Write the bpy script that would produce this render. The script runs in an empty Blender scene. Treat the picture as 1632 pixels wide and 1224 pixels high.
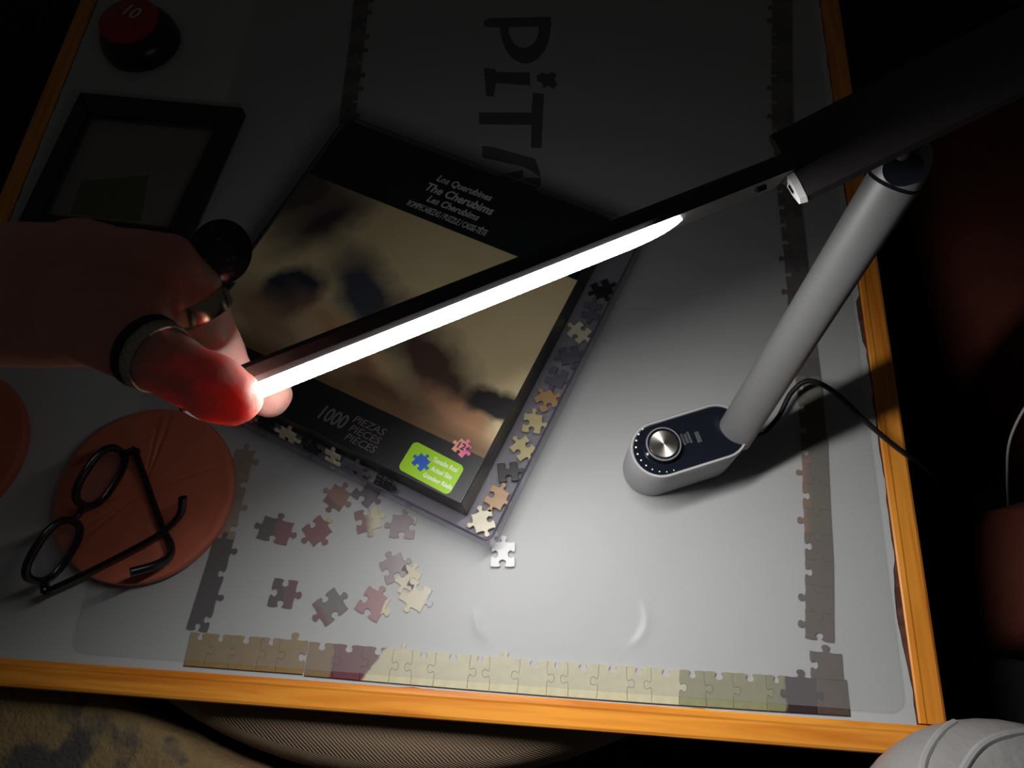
import bpy, bmesh, math, random
from mathutils import Vector, Matrix, Euler
random.seed(7)
SC = bpy.context.scene
COL = SC.collection
# ------------------------------------------------------------------ camera, world, exposure
FPX = 1140.0
CAM_LOC = Vector((.2699, .0075, .5662))
CAM_ROT = Euler((.3951, .0426, .0669), 'XYZ')
cd = bpy.data.cameras.new('camera'); cam = bpy.data.objects.new('camera', cd); COL.objects.link(cam)
cam.location = CAM_LOC; cam.rotation_euler = CAM_ROT
cd.sensor_width = 36; cd.lens = FPX*36/1632; cd.clip_start = .01
SC.camera = cam
w = bpy.data.worlds.new('room_dark'); SC.world = w; w.use_nodes = True
w.node_tree.nodes['Background'].inputs[0].default_value = (1.0, .93, .88, 1)
w.node_tree.nodes['Background'].inputs[1].default_value = .0115
SC.view_settings.view_transform = 'Standard'; SC.view_settings.look = 'None'
SC.view_settings.exposure = 0; SC.view_settings.gamma = 1; SC.view_settings.use_curve_mapping = False
STRIP_POWER = 118.0

R = CAM_ROT.to_matrix()
def U(x, y, z=0.0):
    d = R @ Vector(((x-816)/FPX, -(y-612)/FPX, -1)); t = (z-CAM_LOC.z)/d.z
    return CAM_LOC + d*t
def D(x, y, d):
    return CAM_LOC + R @ (Vector(((x-816)/FPX, -(y-612)/FPX, -1))*d)
def P(v):
    q = R.transposed() @ (Vector(v)-CAM_LOC); return (816+FPX*q.x/-q.z, 612-FPX*q.y/-q.z)
def U2(x, y, z=0.0):
    p = U(x, y, z); return (p.x, p.y)

# ------------------------------------------------------------------ materials
def newmat(name):
    m = bpy.data.materials.new(name); m.use_nodes = True
    return m, m.node_tree, m.node_tree.nodes['Principled BSDF']
def lin(c):
    return tuple(((v/255)/12.92 if v/255 <= .04045 else ((v/255+.055)/1.055)**2.4) for v in c[:3]) + (1,)
def M(name, col, rough=.5, metal=0, noise=None, bump=None, spec=.5, coat=0):
    """plain procedural material: base colour with noise variation and fine relief"""
    m, t, b = newmat(name)
    b.inputs['Roughness'].default_value = rough; b.inputs['Metallic'].default_value = metal
    b.inputs['Specular IOR Level'].default_value = spec; b.inputs['Coat Weight'].default_value = coat
    tc = t.nodes.new('ShaderNodeTexCoord')
    sc, amt = noise or (60, .12)
    n = t.nodes.new('ShaderNodeTexNoise'); n.inputs['Scale'].default_value = sc; n.inputs['Detail'].default_value = 5
    t.links.new(tc.outputs['Object'], n.inputs['Vector'])
    r = t.nodes.new('ShaderNodeMix'); r.data_type = 'RGBA'
    r.inputs['A'].default_value = tuple(v*(1-amt) for v in col[:3])+(1,)
    r.inputs['B'].default_value = tuple(min(1, v*(1+amt)) for v in col[:3])+(1,)
    t.links.new(n.outputs['Fac'], r.inputs['Factor']); t.links.new(r.outputs['Result'], b.inputs['Base Color'])
    if bump:
        n2 = t.nodes.new('ShaderNodeTexNoise'); n2.inputs['Scale'].default_value = bump[0]; n2.inputs['Detail'].default_value = 4
        t.links.new(tc.outputs['Object'], n2.inputs['Vector'])
        bp = t.nodes.new('ShaderNodeBump'); bp.inputs['Strength'].default_value = bump[1]; bp.inputs['Distance'].default_value = bump[2] if len(bump) > 2 else .001
        t.links.new(n2.outputs['Fac'], bp.inputs['Height']); t.links.new(bp.outputs['Normal'], b.inputs['Normal'])
    return m
def M2(name, ca, cb, ang, off=0.0, width=.004, rough=.35):
    """two printed colours meeting along a ragged line (object space)"""
    m, t, b = newmat(name); b.inputs['Roughness'].default_value = rough
    N = t.nodes; L = t.links
    tc = N.new('ShaderNodeTexCoord'); dv = N.new('ShaderNodeVectorMath'); dv.operation = 'DOT_PRODUCT'
    dv.inputs[1].default_value = (math.cos(ang), math.sin(ang), 0); L.new(tc.outputs['Object'], dv.inputs[0])
    n = N.new('ShaderNodeTexNoise'); n.inputs['Scale'].default_value = 180; L.new(tc.outputs['Object'], n.inputs['Vector'])
    ad = N.new('ShaderNodeMath'); ad.operation = 'MULTIPLY_ADD'; ad.inputs[1].default_value = .006; L.new(n.outputs['Fac'], ad.inputs[0]); L.new(dv.outputs['Value'], ad.inputs[2])
    mr = N.new('ShaderNodeMapRange'); mr.inputs['From Min'].default_value = off+.003-width/2; mr.inputs['From Max'].default_value = off+.003+width/2
    L.new(ad.outputs[0], mr.inputs['Value'])
    mx = N.new('ShaderNodeMix'); mx.data_type = 'RGBA'; mx.inputs['A'].default_value = ca; mx.inputs['B'].default_value = cb
    L.new(mr.outputs['Result'], mx.inputs['Factor']); L.new(mx.outputs['Result'], b.inputs['Base Color'])
    return m
def wood(name, dark, light, axis):
    m, t, b = newmat(name); N = t.nodes; L = t.links
    b.inputs['Roughness'].default_value = .32
    tc = N.new('ShaderNodeTexCoord'); mp = N.new('ShaderNodeMapping')
    mp.inputs['Scale'].default_value = (4, 60, 60) if axis == 'x' else (60, 4, 60)
    L.new(tc.outputs['Object'], mp.inputs['Vector'])
    n = N.new('ShaderNodeTexNoise'); n.inputs['Scale'].default_value = 1.5; n.inputs['Detail'].default_value = 6; n.inputs['Distortion'].default_value = 1.2
    L.new(mp.outputs['Vector'], n.inputs['Vector'])
    cr = N.new('ShaderNodeValToRGB'); cr.color_ramp.elements[0].position = .34; cr.color_ramp.elements[1].position = .62
    cr.color_ramp.elements[0].color = dark; cr.color_ramp.elements[1].color = light
    L.new(n.outputs['Fac'], cr.inputs['Fac']); L.new(cr.outputs['Color'], b.inputs['Base Color'])
    return m
def clear(name, tint, diff, gloss_rough, diff_col=(.8, .8, .82, 1), edge=.5, bump=None):
    """clear plastic: straight-through light, a little haze, fresnel gloss"""
    m, t, b = newmat(name); N = t.nodes; L = t.links; N.remove(b)
    out = N['Material Output']
    tr = N.new('ShaderNodeBsdfTransparent'); tr.inputs[0].default_value = tint
    df = N.new('ShaderNodeBsdfDiffuse'); df.inputs[0].default_value = diff_col
    gl = N.new('ShaderNodeBsdfGlossy'); gl.inputs['Roughness'].default_value = gloss_rough
    m1 = N.new('ShaderNodeMixShader'); m1.inputs[0].default_value = diff; L.new(tr.outputs[0], m1.inputs[1]); L.new(df.outputs[0], m1.inputs[2])
    lw = N.new('ShaderNodeLayerWeight'); lw.inputs['Blend'].default_value = .5
    pw_ = N.new('ShaderNodeMath'); pw_.operation = 'POWER'; pw_.inputs[1].default_value = 4; L.new(lw.outputs['Facing'], pw_.inputs[0])
    mu = N.new('ShaderNodeMath'); mu.operation = 'MULTIPLY_ADD'; mu.inputs[1].default_value = edge*.8; mu.inputs[2].default_value = .04*edge; L.new(pw_.outputs[0], mu.inputs[0])
    m2 = N.new('ShaderNodeMixShader'); L.new(mu.outputs[0], m2.inputs[0]); L.new(m1.outputs[0], m2.inputs[1]); L.new(gl.outputs[0], m2.inputs[2])
    if bump:
        tc = N.new('ShaderNodeTexCoord'); n = N.new('ShaderNodeTexNoise'); n.inputs['Scale'].default_value = bump[0]; L.new(tc.outputs['Object'], n.inputs['Vector'])
        bp = N.new('ShaderNodeBump'); bp.inputs['Strength'].default_value = bump[1]; bp.inputs['Distance'].default_value = .002; L.new(n.outputs['Fac'], bp.inputs['Height'])
        L.new(bp.outputs[0], gl.inputs['Normal']); L.new(bp.outputs[0], df.inputs['Normal'])
    L.new(m2.outputs[0], out.inputs['Surface'])
    return m

# ------------------------------------------------------------------ object helpers
def tag(o, label=None, cat=None, group=None, kind=None):
    if label: o['label'] = label
    if cat: o['category'] = cat
    if group: o['group'] = group
    if kind: o['kind'] = kind
    return o
def thing(name, loc, label, cat, rotz=0, group=None):
    o = bpy.data.objects.new(name, None); COL.objects.link(o); o.empty_display_size = .02
    o.location = loc; o.rotation_euler = (0, 0, rotz); return tag(o, label, cat, group)
def obj(name, vf, mat, parent=None, smooth=False, local=False, loc=None):
    """vf = (verts, faces) in world space unless local; becomes one mesh object"""
    vs, fs = vf
    if local: pass
    elif parent is not None:
        base = Vector(parent.location); pp = parent.parent
        if pp is not None: base = base + Vector(pp.location)
        vs = [Vector(v)-base for v in vs]
    elif loc is not None:
        vs = [Vector(v)-Vector(loc) for v in vs]
    me = bpy.data.meshes.new(name); me.from_pydata([tuple(v) for v in vs], [], fs); me.update()
    bm = bmesh.new(); bm.from_mesh(me); bmesh.ops.recalc_face_normals(bm, faces=bm.faces); bm.to_mesh(me); bm.free()
    if smooth:
        me.shade_smooth()
        try: me.set_sharp_from_angle(angle=math.radians(40))
        except Exception: pass
    me.materials.append(mat)
    o = bpy.data.objects.new(name, me); COL.objects.link(o)
    if parent is not None: o.parent = parent
    elif loc is not None: o.location = loc
    return o
def join(*vfs):
    V = []; F = []
    for vs, fs in vfs:
        k = len(V); V += [Vector(v) for v in vs]; F += [tuple(i+k for i in f) for f in fs]
    return V, F
def box(x0, x1, y0, y1, z0, z1):
    V = [(x, y, z) for z in (z0, z1) for y in (y0, y1) for x in (x0, x1)]
    return V, [(0, 1, 3, 2), (4, 5, 7, 6), (0, 1, 5, 4), (2, 3, 7, 6), (0, 2, 6, 4), (1, 3, 7, 5)]
def offset_poly(p, d):
    n = len(p); out = []
    for i in range(n):
        a = Vector(p[i-1]); b = Vector(p[i]); c = Vector(p[(i+1) % n])
        e1 = (b-a); e2 = (c-b)
        if e1.length < 1e-9: e1 = e2
        if e2.length < 1e-9: e2 = e1
        n1 = Vector((-e1.y, e1.x)).normalized(); n2 = Vector((-e2.y, e2.x)).normalized()
        m = (n1+n2)
        if m.length < 1e-6: m = n1
        m.normalize(); k = max(.5, m.dot(n1)); out.append(b+m*(d/k))
    return out
def prism(poly, z0, z1, bev=0.0):
    """extruded CCW polygon with a bevelled top edge"""
    n = len(poly); p = [Vector((q[0], q[1])) for q in poly]
    rings = [(p, z0)]
    if bev: rings += [(p, z1-bev), (offset_poly(p, bev), z1)]
    else: rings += [(p, z1)]
    V = []; F = []
    for q, z in rings: V += [(a.x, a.y, z) for a in q]
    for r in range(len(rings)-1):
        for i in range(n): F.append((r*n+i, r*n+(i+1) % n, (r+1)*n+(i+1) % n, (r+1)*n+i))
    F.append(tuple(range(n-1, -1, -1))); k = (len(rings)-1)*n; F.append(tuple(range(k, k+n)))
    return V, F
def rrect(x0, x1, y0, y1, r, k=5):
    out = []
    for cx, cy, a0 in ((x1-r, y0+r, -90), (x1-r, y1-r, 0), (x0+r, y1-r, 90), (x0+r, y0+r, 180)):
        for i in range(k+1):
            a = math.radians(a0+90*i/k); out.append((cx+r*math.cos(a), cy+r*math.sin(a)))
    return out
def tube(pts, rad, segs=12, closed=False, flat=None, cap=True):
    pts = [Vector(p) for p in pts]; n = len(pts)
    rads = rad if isinstance(rad, (list, tuple)) else [rad]*n
    V = []; F = []; prev = None
    for i, p in enumerate(pts):
        if closed: t = pts[(i+1) % n]-pts[i-1]
        else: t = pts[min(i+1, n-1)]-pts[max(i-1, 0)]
        t.normalize()
        if prev is None:
            nn = t.orthogonal().normalized() if flat is None else (Vector(flat)-t*Vector(flat).dot(t)).normalized()
        else: nn = (prev-t*prev.dot(t)).normalized()
        prev = nn; bb = t.cross(nn)
        r = rads[i]; ra, rb = (r if isinstance(r, tuple) else (r, r))
        for k in range(segs):
            a = 2*math.pi*k/segs; V.append(p+nn*(ra*math.cos(a))+bb*(rb*math.sin(a)))
    m = n if closed else n-1
    for i in range(m):
        for k in range(segs):
            a = i*segs+k; b = i*segs+(k+1) % segs; c = ((i+1) % n)*segs+(k+1) % segs; d = ((i+1) % n)*segs+k
            F.append((a, b, c, d))
    if not closed and cap:
        F.append(tuple(range(segs-1, -1, -1))); F.append(tuple(range((n-1)*segs, n*segs)))
    return V, F
def spline(pts, k=8):
    pts = [Vector(p) for p in pts]; out = []
    for i in range(len(pts)-1):
        a = pts[max(i-1, 0)]; b = pts[i]; c = pts[i+1]; d = pts[min(i+2, len(pts)-1)]
        for j in range(k):
            t = j/k
            out.append(.5*((2*b)+(c-a)*t+(2*a-5*b+4*c-d)*t*t+(3*b-a-3*c+d)*t**3))
    out.append(pts[-1]); return out
def lathe(prof, c, segs=48):
    V = []; F = []
    for r, z in prof:
        for k in range(segs):
            a = 2*math.pi*k/segs; V.append((c[0]+r*math.cos(a), c[1]+r*math.sin(a), c[2]+z))
    for i in range(len(prof)-1):
        for k in range(segs): F.append((i*segs+k, i*segs+(k+1) % segs, (i+1)*segs+(k+1) % segs, (i+1)*segs+k))
    F.append(tuple(range(segs-1, -1, -1))); m = (len(prof)-1)*segs; F.append(tuple(range(m, m+segs)))
    return V, F
def loft(secs):
    n = len(secs[0]); V = [Vector(v) for s in secs for v in s]; F = []
    for i in range(len(secs)-1):
        for k in range(n): F.append((i*n+k, i*n+(k+1) % n, (i+1)*n+(k+1) % n, (i+1)*n+k))
    F.append(tuple(range(n-1, -1, -1))); F.append(tuple(range((len(secs)-1)*n, len(secs)*n)))
    return V, F
def text_vf(s, size, shear=0.0, bold=0.0, align='LEFT', xs=1.0, space=1.0):
    c = bpy.data.curves.new('t', 'FONT'); c.body = s; c.size = size; c.shear = shear; c.align_x = align
    c.space_character = space; c.resolution_u = 3; c.fill_mode = 'FRONT' if hasattr(c, 'fill_mode') else c.fill_mode
    c.extrude = .00012
    o = bpy.data.objects.new('t', c); COL.objects.link(o)
    dg = bpy.context.evaluated_depsgraph_get(); me = bpy.data.meshes.new_from_object(o.evaluated_get(dg))
    V = [Vector((v.co.x*xs, v.co.y, v.co.z)) for v in me.vertices]; F = [tuple(p.vertices) for p in me.polygons]
    bpy.data.objects.remove(o); bpy.data.curves.remove(c); bpy.data.meshes.remove(me)
    if bold:
        k = [(-bold, 0), (bold, 0), (0, bold), (0, -bold)]
        return join(*[([v+Vector((a, b, i*.000004)) for v in V], F) for i, (a, b) in enumerate(k)])
    return V, F
def xf(vf, loc=(0, 0, 0), rz=0.0):
    m = Matrix.Translation(Vector(loc)) @ Matrix.Rotation(rz, 4, 'Z')
    return [m @ Vector(v) for v in vf[0]], vf[1]

# ------------------------------------------------------------------ materials used
m_paper = M('grey_table_paper', (.52, .535, .54), .6, noise=(9, .05), bump=(35, .12, .002))
m_wood_x = wood('pine_edge_front', (.72, .22, .022, 1), (.95, .38, .048, 1), 'x')
m_wood_y = wood('pine_edge_side', (.72, .22, .022, 1), (.95, .38, .048, 1), 'y')
m_wood_dark = wood('dark_table_wood', (.10, .045, .03, 1), (.17, .08, .055, 1), 'x')
m_letter = M('black_print', (.012, .013, .018), .5)
m_mat = clear('clear_vinyl', (.975, .975, .975, 1), .09, .42, (.62, .63, .64, 1), .45, bump=(14, .2))
m_floor = M('dark_floor', (.010, .009, .009), .8, noise=(20, .3))

# ------------------------------------------------------------------ setting: floor
FLOOR = -.45
tag(obj('floor', box(-1.6, 1.9, -1.5, 1.9, FLOOR-.03, FLOOR), m_floor), kind='structure')

# ------------------------------------------------------------------ table
table = thing('table', (.13, .4, FLOOR), 'long wooden table with orange pine edging under grey paper', 'table')
TX0, TX1, TY0, TY1 = -.298, .553, -.023, .93
obj('table_top', box(TX0+.02, TX1-.02, TY0+.018, TY1, -.020, -.0005), m_wood_dark, table)
def rim(name, p0, p1, inward, mat):
    """edge board: profile from inner lip over a rounded ridge to the outer face"""
    prof = [(.0205, -.02), (.0205, .0), (.0195, .0009), (.0160, .0012), (.0145, .0006), (.0030, .0003), (.0010, -.0007), (0, -.004), (0, -.020), (.003, -.022), (.0205, -.022)]
    p0 = Vector(p0); p1 = Vector(p1); iw = Vector(inward)
    secs = [[p+iw*u+Vector((0, 0, z)) for u, z in prof] for p in (p0, p1)]
    return obj(name, loft(secs), mat, table)
rim('edge_board', (TX0, TY0, 0), (TX1-.0005, TY0, 0), (0, 1, 0), m_wood_x)
rim('edge_board', (TX1, TY0+.0215, 0), (TX1, TY1, 0), (-1, 0, 0), m_wood_y)
rim('edge_board', (TX0, TY0+.0215, 0), (TX0, TY1, 0), (1, 0, 0), m_wood_y)
obj('edge_board', prism([(TX1-.0205, TY0), (TX1, TY0), (TX1, TY0+.021), (TX1-.0205, TY0+.021)], -.022, -.0002, .002), m_wood_y, table)
for lx in (TX0+.03, TX1-.075):
    for ly in (TY0+.03, TY1-.09):
        obj('leg', box(lx, lx+.06, ly, ly+.06, FLOOR, -.02), m_wood_dark, table)

# grey paper covering the table, ragged at the edges
def ragged():
    pts = []
    x0, x1, y0, y1 = TX0+.022, TX1-.0215, TY0+.0185, TY1-.01
    n = 120
    for i in range(n): pts.append((x0+(x1-x0)*i/n, y0+random.uniform(-.0004, .0012)+.0012*math.sin(i*.21)))
    for i in range(n):
        y = y0+(y1-y0)*i/n; dx = random.uniform(-.0012, .0002)
        if .03 < y < .115: dx -= .0034*math.sin(math.pi*(y-.03)/.085)
        if .29 < y < .34: dx -= .003
        pts.append((x1+dx, y))
    pts.append((x1, y1))
    for i in range(n): pts.append((x0+random.uniform(0, .001), y1-(y1-y0)*i/n))
    return pts
paper = obj('paper_sheet', prism(ragged(), -.0004, .0004), m_paper, loc=(.1, .3, 0))
tag(paper, 'grey paper sheet with ragged edges covering the tabletop', 'paper')
# PiTA lettering printed on the paper
def letter(polys):
    vfs = []
    for p in polys:
        q = [U2(x, y, .0005) for x, y in p]
        a = sum(q[i][0]*q[(i+1) % len(q)][1]-q[(i+1) % len(q)][0]*q[i][1] for i in range(len(q)))
        if a < 0: q = q[::-1]
        vfs.append(prism(q, .0004, .00055))
    return join(*vfs)
Z = lambda l: [(720+x*.2697, y*.2697) for x, y in l]
bowl = []
for i in range(25):
    a = math.pi*i/24; bowl.append((435-150*math.cos(a), 150+225*math.sin(a)))
inner = []
for i in range(25):
    a = math.pi*i/24; inner.append((425+90*math.cos(a), 158+125*math.sin(a)))
LET = {'P': [Z([(185, 135), (205, 115), (240, 105), (585, 100), (590, 155), (240, 162), (195, 155)])] + [Z([bowl[i], bowl[i+1], inner[23-i], inner[24-i]]) for i in range(24)],
       'i': [Z([(190, 402), (258, 408), (262, 425), (460, 428), (465, 505), (262, 490), (245, 572), (203, 565)]),
             Z([(500, 450), (530, 428), (562, 440), (590, 425), (622, 440), (608, 468), (625, 500), (600, 525), (568, 505), (540, 522), (535, 490), (505, 478)])],
       'T': [Z([(160, 665), (470, 665), (480, 548), (545, 555), (530, 875), (468, 872), (470, 738), (163, 735)])],
       'A': [Z([(180, 862), (240, 868), (492, 938), (520, 1010), (528, 1090), (470, 1120), (230, 1210), (230, 1140), (300, 1105), (300, 962), (180, 930)][:4] + [(525, 1050), (480, 1015), (420, 985), (180, 930)]),
             Z([(525, 1050), (528, 1095), (470, 1130), (225, 1225), (225, 1150), (440, 1050)]), Z([(285, 1030), (420, 1005), (425, 1050), (290, 1100)])]}
for k, v in LET.items():
    obj('printed_letter', letter(v), m_letter, paper)

# crease in the paper: a real low ridge of the paper's own colour
cr_ = [U(798, -20, .0004), U(790, 150, .0004), U(787, 300, .0004)]
obj('fold_line', loft([[p+Vector((-.0010, 0, -.0001)), p+Vector((.0010, 0, -.0001)), p+Vector((0, 0, .00014))] for p in cr_]), m_paper, paper)
# ------------------------------------------------------------------ jigsaw pieces
TABP = [(0, 0), (.18, -.018), (.34, -.008), (.405, .02), (.41, .06), (.365, .13), (.36, .18), (.395, .235), (.455, .262), (.545, .262), (.605, .235), (.64, .18), (.635, .13), (.59, .06), (.595, .02), (.66, -.008), (.82, -.018)]
def side(p0, p1, kind, lat=1.0):
    p0 = Vector(p0); p1 = Vector(p1); d = p1-p0; L = d.length
    if kind == 0: return [p0]
    t = d/L; o = Vector((t.y, -t.x)); s = min(L, .020)/L
    return [p0+t*((.5+(a-.5)*s if 0 < a else 0)*L)+o*(b*.0195*kind) for a, b in TABP]
def piece_poly(c, kinds):
    out = []
    for i in range(4): out += side(c[i], c[(i+1) % 4], kinds[i])
    return out
PH = .0018
def piece(poly, mat, z0, label, group, rot=None, name='puzzle_piece', tilt=None):
    cx = sum(p.x for p in poly)/len(poly); cy = sum(p.y for p in poly)/len(poly)
    q = [p-Vector((cx, cy)) for p in poly]; q = offset_poly(q, .00010)
    o = obj(name, prism(q, 0, PH, .00035), mat, smooth=False)
    o.location = (cx, cy, z0)
    if tilt: o.rotation_euler = tilt
    return tag(o, label, 'puzzle piece', group)
def pm(name, c, r=.35): return M(name, lin(c)[:3], r, noise=(140, .16))
PM = {'olive': pm('print_olive_tan', (150, 126, 80)), 'tan': pm('print_tan', (140, 116, 84)), 'maroon': pm('print_maroon', (112, 62, 68)),
      'cream': pm('print_cream', (205, 198, 166)), 'green': pm('print_green_olive', (150, 148, 112)), 'plum': pm('print_dark_plum', (62, 48, 50)),
      'brown': pm('print_brown', (92, 76, 66)), 'dolive': pm('print_dark_olive', (98, 92, 72)), 'beige': pm('print_beige', (150, 130, 108)),
      'darkplum': pm('print_black_plum', (52, 36, 42)), 'rust': pm('print_rust', (140, 98, 72))}
PM['tanmaroon'] = M2('print_tan_maroon', lin((140, 116, 84)), lin((112, 62, 68)), 0, .004, .002)
PM['marooncream'] = M2('print_maroon_cream', lin((112, 62, 68)), lin((205, 198, 166)), -.6, -.001, .002)
PM['greenplum'] = M2('print_green_plum', lin((140, 138, 104)), lin((70, 58, 58)), 0, .006, .002)
PM['dolbrown'] = M2('print_rust_olive', lin((128, 92, 66)), lin((92, 84, 66)), 0, -.003, .004)
PM['plumbeige'] = M2('print_plum_beige', lin((60, 40, 44)), lin((140, 118, 98)), 1.2, -.001, .003)
PZ = .0006
LBL = {'olive': 'olive tan', 'tan': 'plain tan', 'maroon': 'maroon', 'cream': 'pale cream', 'green': 'grey green', 'plum': 'dark plum', 'brown': 'dark brown', 'dolive': 'dark olive',
       'beige': 'beige', 'darkplum': 'blackish plum', 'rust': 'rust', 'tanmaroon': 'half tan half maroon', 'marooncream': 'half maroon half cream', 'greenplum': 'half green half plum', 'dolbrown': 'olive and rust', 'plumbeige': 'half plum half beige'}
xb = [294, 325, 363, 408, 439, 483, 485.5, 530, 574, 620, 655, 690, 745, 780, 824, 871, 905, 950, 1000, 1038, 1082, 1126, 1169, 1222, 1258, 1302, 1353]
xw = [U(x, 1062.5+(x-294)*.0737).x for x in xb]
rowcol = ['olive']*5+[None]+['tanmaroon', 'maroon', 'marooncream']+['cream']*11+['green']*3+['greenplum', 'plum', 'brown']
rowcol = rowcol[:26]
tops = [0 if i == 0 else -1 for i in range(26)]
for i in (4, 9, 13, 24): tops[i] = 1
tops[25] = 0
joints = [random.choice((1, -1)) for _ in range(27)]
RH = .0238
for i in range(26):
    c = rowcol[i]
    if c is None: continue
    lift = .0008 if i < 5 else 0
    bow = lambda x: lift-.0015*math.sin(math.pi*max(0, min(1, (x-.1)/.385)))
    a, b = xw[i], xw[i+1]
    jr = joints[i+1]; jl = joints[i]
    if i == 4: jr = -1
    if i == 6: jl = 0
    if i == 0: jl = 0
    if i == 25: jr = 0
    sk = [.0015*math.sin(j*2.3) for j in (i, i+1)]
    corners = [(a, bow(a)), (b, bow(b)), (b+(sk[1] if i not in (4, 25) else 0), RH+bow(b)), (a+(sk[0] if i not in (0, 6) else 0), RH+bow(a))]
    kinds = [0, jr, tops[i], -jl]
    if i == 0: kinds = [0, jr, -1, 0]
    corner = i in (0, 25)
    lab = ('corner ' if corner else '')+'jigsaw piece printed %s in the front border row' % LBL[c]
    if tops[i] == 1: lab += ', its knob up'
    if i in (7, 8, 9, 22, 5): pass
    if corner: lab = '%s jigsaw corner piece at the end of the front row' % LBL[c]
    piece(piece_poly(corners, kinds), PM[c], PZ, lab, 'jigsaw pieces of the front border row')
def resample(px, ts):
    pts = [Vector(U2(x, y, PZ)) for x, y in px]; out = []
    L = [0]
    for i in range(len(pts)-1): L.append(L[-1]+(pts[i+1]-pts[i]).length)
    for t in ts:
        for i in range(len(pts)-1):
            if L[i+1] >= t or i == len(pts)-2:
                out.append(pts[i].lerp(pts[i+1], (t-L[i])/(L[i+1]-L[i]))); break
    return out, L[-1]
def column(px, width, sidedir, cols, label, group, first=0, seed=1, inn=None, endtab=-1):
    rnd = random.Random(seed)
    _, tot = resample(px, [0]); ts = [0]
    while ts[-1] < tot-.012: ts.append(min(tot, ts[-1]+rnd.uniform(.0165, .0205)))
    o, _ = resample(px, ts); n = len(o)-1
    js = [rnd.choice((1, -1)) for _ in range(n+1)]; js[0] = endtab; js[n] = 1
    tang = [(o[min(i+1, n)]-o[max(i-1, 0)]).normalized() for i in range(n+1)]
    nin = [Vector((-t.y, t.x))*sidedir for t in tang]
    for i in range(n):
        a, b = o[i], o[i+1]; ai = a+nin[i]*width; bi = b+nin[i+1]*width
        k = (rnd.choice((-1, -1, 1)) if inn is None else inn[i % len(inn)])
        if sidedir > 0:   # inward lies to the left of travel: CCW order a, b, bi, ai
            poly = piece_poly([a, b, bi, ai], [0, js[i+1], k, -js[i] if i else first])
        else:
            poly = piece_poly([b, a, ai, bi], [0, -js[i] if i else first, k, js[i+1]])
        c = cols(i/n, i)
        piece(poly, PM[c], PZ, label % LBL[c], group)
column([(1328, 1024), (1327, 891), (1322.5, 817), (1318, 707), (1311, 633), (1302, 560), (1297, 520), (1285, 400), (1272, 290), (1264, 200), (1262, 100), (1262, -40)], .0205, 1,
       lambda t, i: ['brown', 'brown', 'brown', 'brown', 'dolbrown', 'dolbrown', 'dolbrown', 'dolbrown', 'dolive', 'dolive'][i] if i < 10 else ('brown', 'dolive', 'plum')[i % 3],
       'jigsaw piece printed %s in the bowed column beside the lamp', 'jigsaw pieces of the column beside the lamp', first=-1, seed=5, inn=[1, 1, -1, -1, 1, -1, 1, -1, -1, -1, -1])
column([(1343, 1087), (1340, 1042)], .0222, 1, lambda t, i: 'brown', 'jigsaw piece printed %s set above the corner piece with its knob up', 'jigsaw corner pair', first=0, seed=2, inn=[-1])
column([(298, 1002), (311, 960), (340, 867), (352, 812), (366, 758), (381, 703)], .0165, -1,
       lambda t, i: 'darkplum' if t < .40 else ('plumbeige' if t < .46 else 'beige'),
       'jigsaw piece printed %s in the column beside the terracotta disc', 'jigsaw pieces of the column beside the terracotta disc', first=-1, seed=4, inn=[-1, 1, -1, 1])
column([(540, 196), (549, 130), (557, 70), (566, -10)], .0165, -1, lambda t, i: 'plum' if i % 2 else 'dolive',
       'jigsaw piece printed %s in the short column behind the puzzle box', 'jigsaw pieces of the column behind the puzzle box', first=-1, seed=9, inn=[1, -1, 1])

def loose(px, py, deg, mat, label, w=.0205, h=.0200, kinds=(1, -1, 1, -1), z=PZ, group='loose jigsaw pieces under the clear mat', tilt=None):
    a = math.radians(deg); c = U(px, py, z)
    m = Matrix.Rotation(a, 2)
    cs = [c.xy+m @ Vector(v) for v in ((-w/2, -h/2), (w/2, -h/2*.92), (w/2*.95, h/2), (-w/2, h/2*.95))]
    return piece(piece_poly(cs, kinds), mat, z, label, group)
C_ = lin
m_lp = [M2('p_charcoal_maroon', C_((66, 66, 64)), C_((122, 62, 68)), -.2, 0), M2('p_maroon', C_((130, 66, 70)), C_((205, 184, 120)), .7, .0105, .001),
        M2('p_brown_maroon', C_((104, 62, 60)), C_((142, 98, 80)), 1.0, -.004), M2('p_plum', C_((84, 68, 72)), C_((104, 92, 98)), 0, 0),
        M2('p_maroon_cream', C_((128, 80, 80)), C_((214, 204, 170)), .25, 0, .008), M2('p_mauve_cream', C_((144, 124, 128)), C_((214, 204, 170)), .75, .0095, .001),
        M2('p_mauve', C_((142, 124, 130)), C_((150, 132, 134)), 0, 0), M2('p_cream', C_((216, 206, 176)), C_((206, 196, 160)), 0, 0), M2('p_cream_mauve', C_((214, 204, 172)), C_((176, 172, 188)), -.2, .0095, .001),
        M2('p_darkplum_maroon', C_((58, 42, 46)), C_((100, 48, 58)), .3, .0), M2('p_greybrown_maroon', C_((112, 56, 64)), C_((106, 102, 98)), .75, -.007), M2('p_rose_cream', C_((164, 112, 118)), C_((216, 206, 168)), -.2, .008, .001)]
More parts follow.
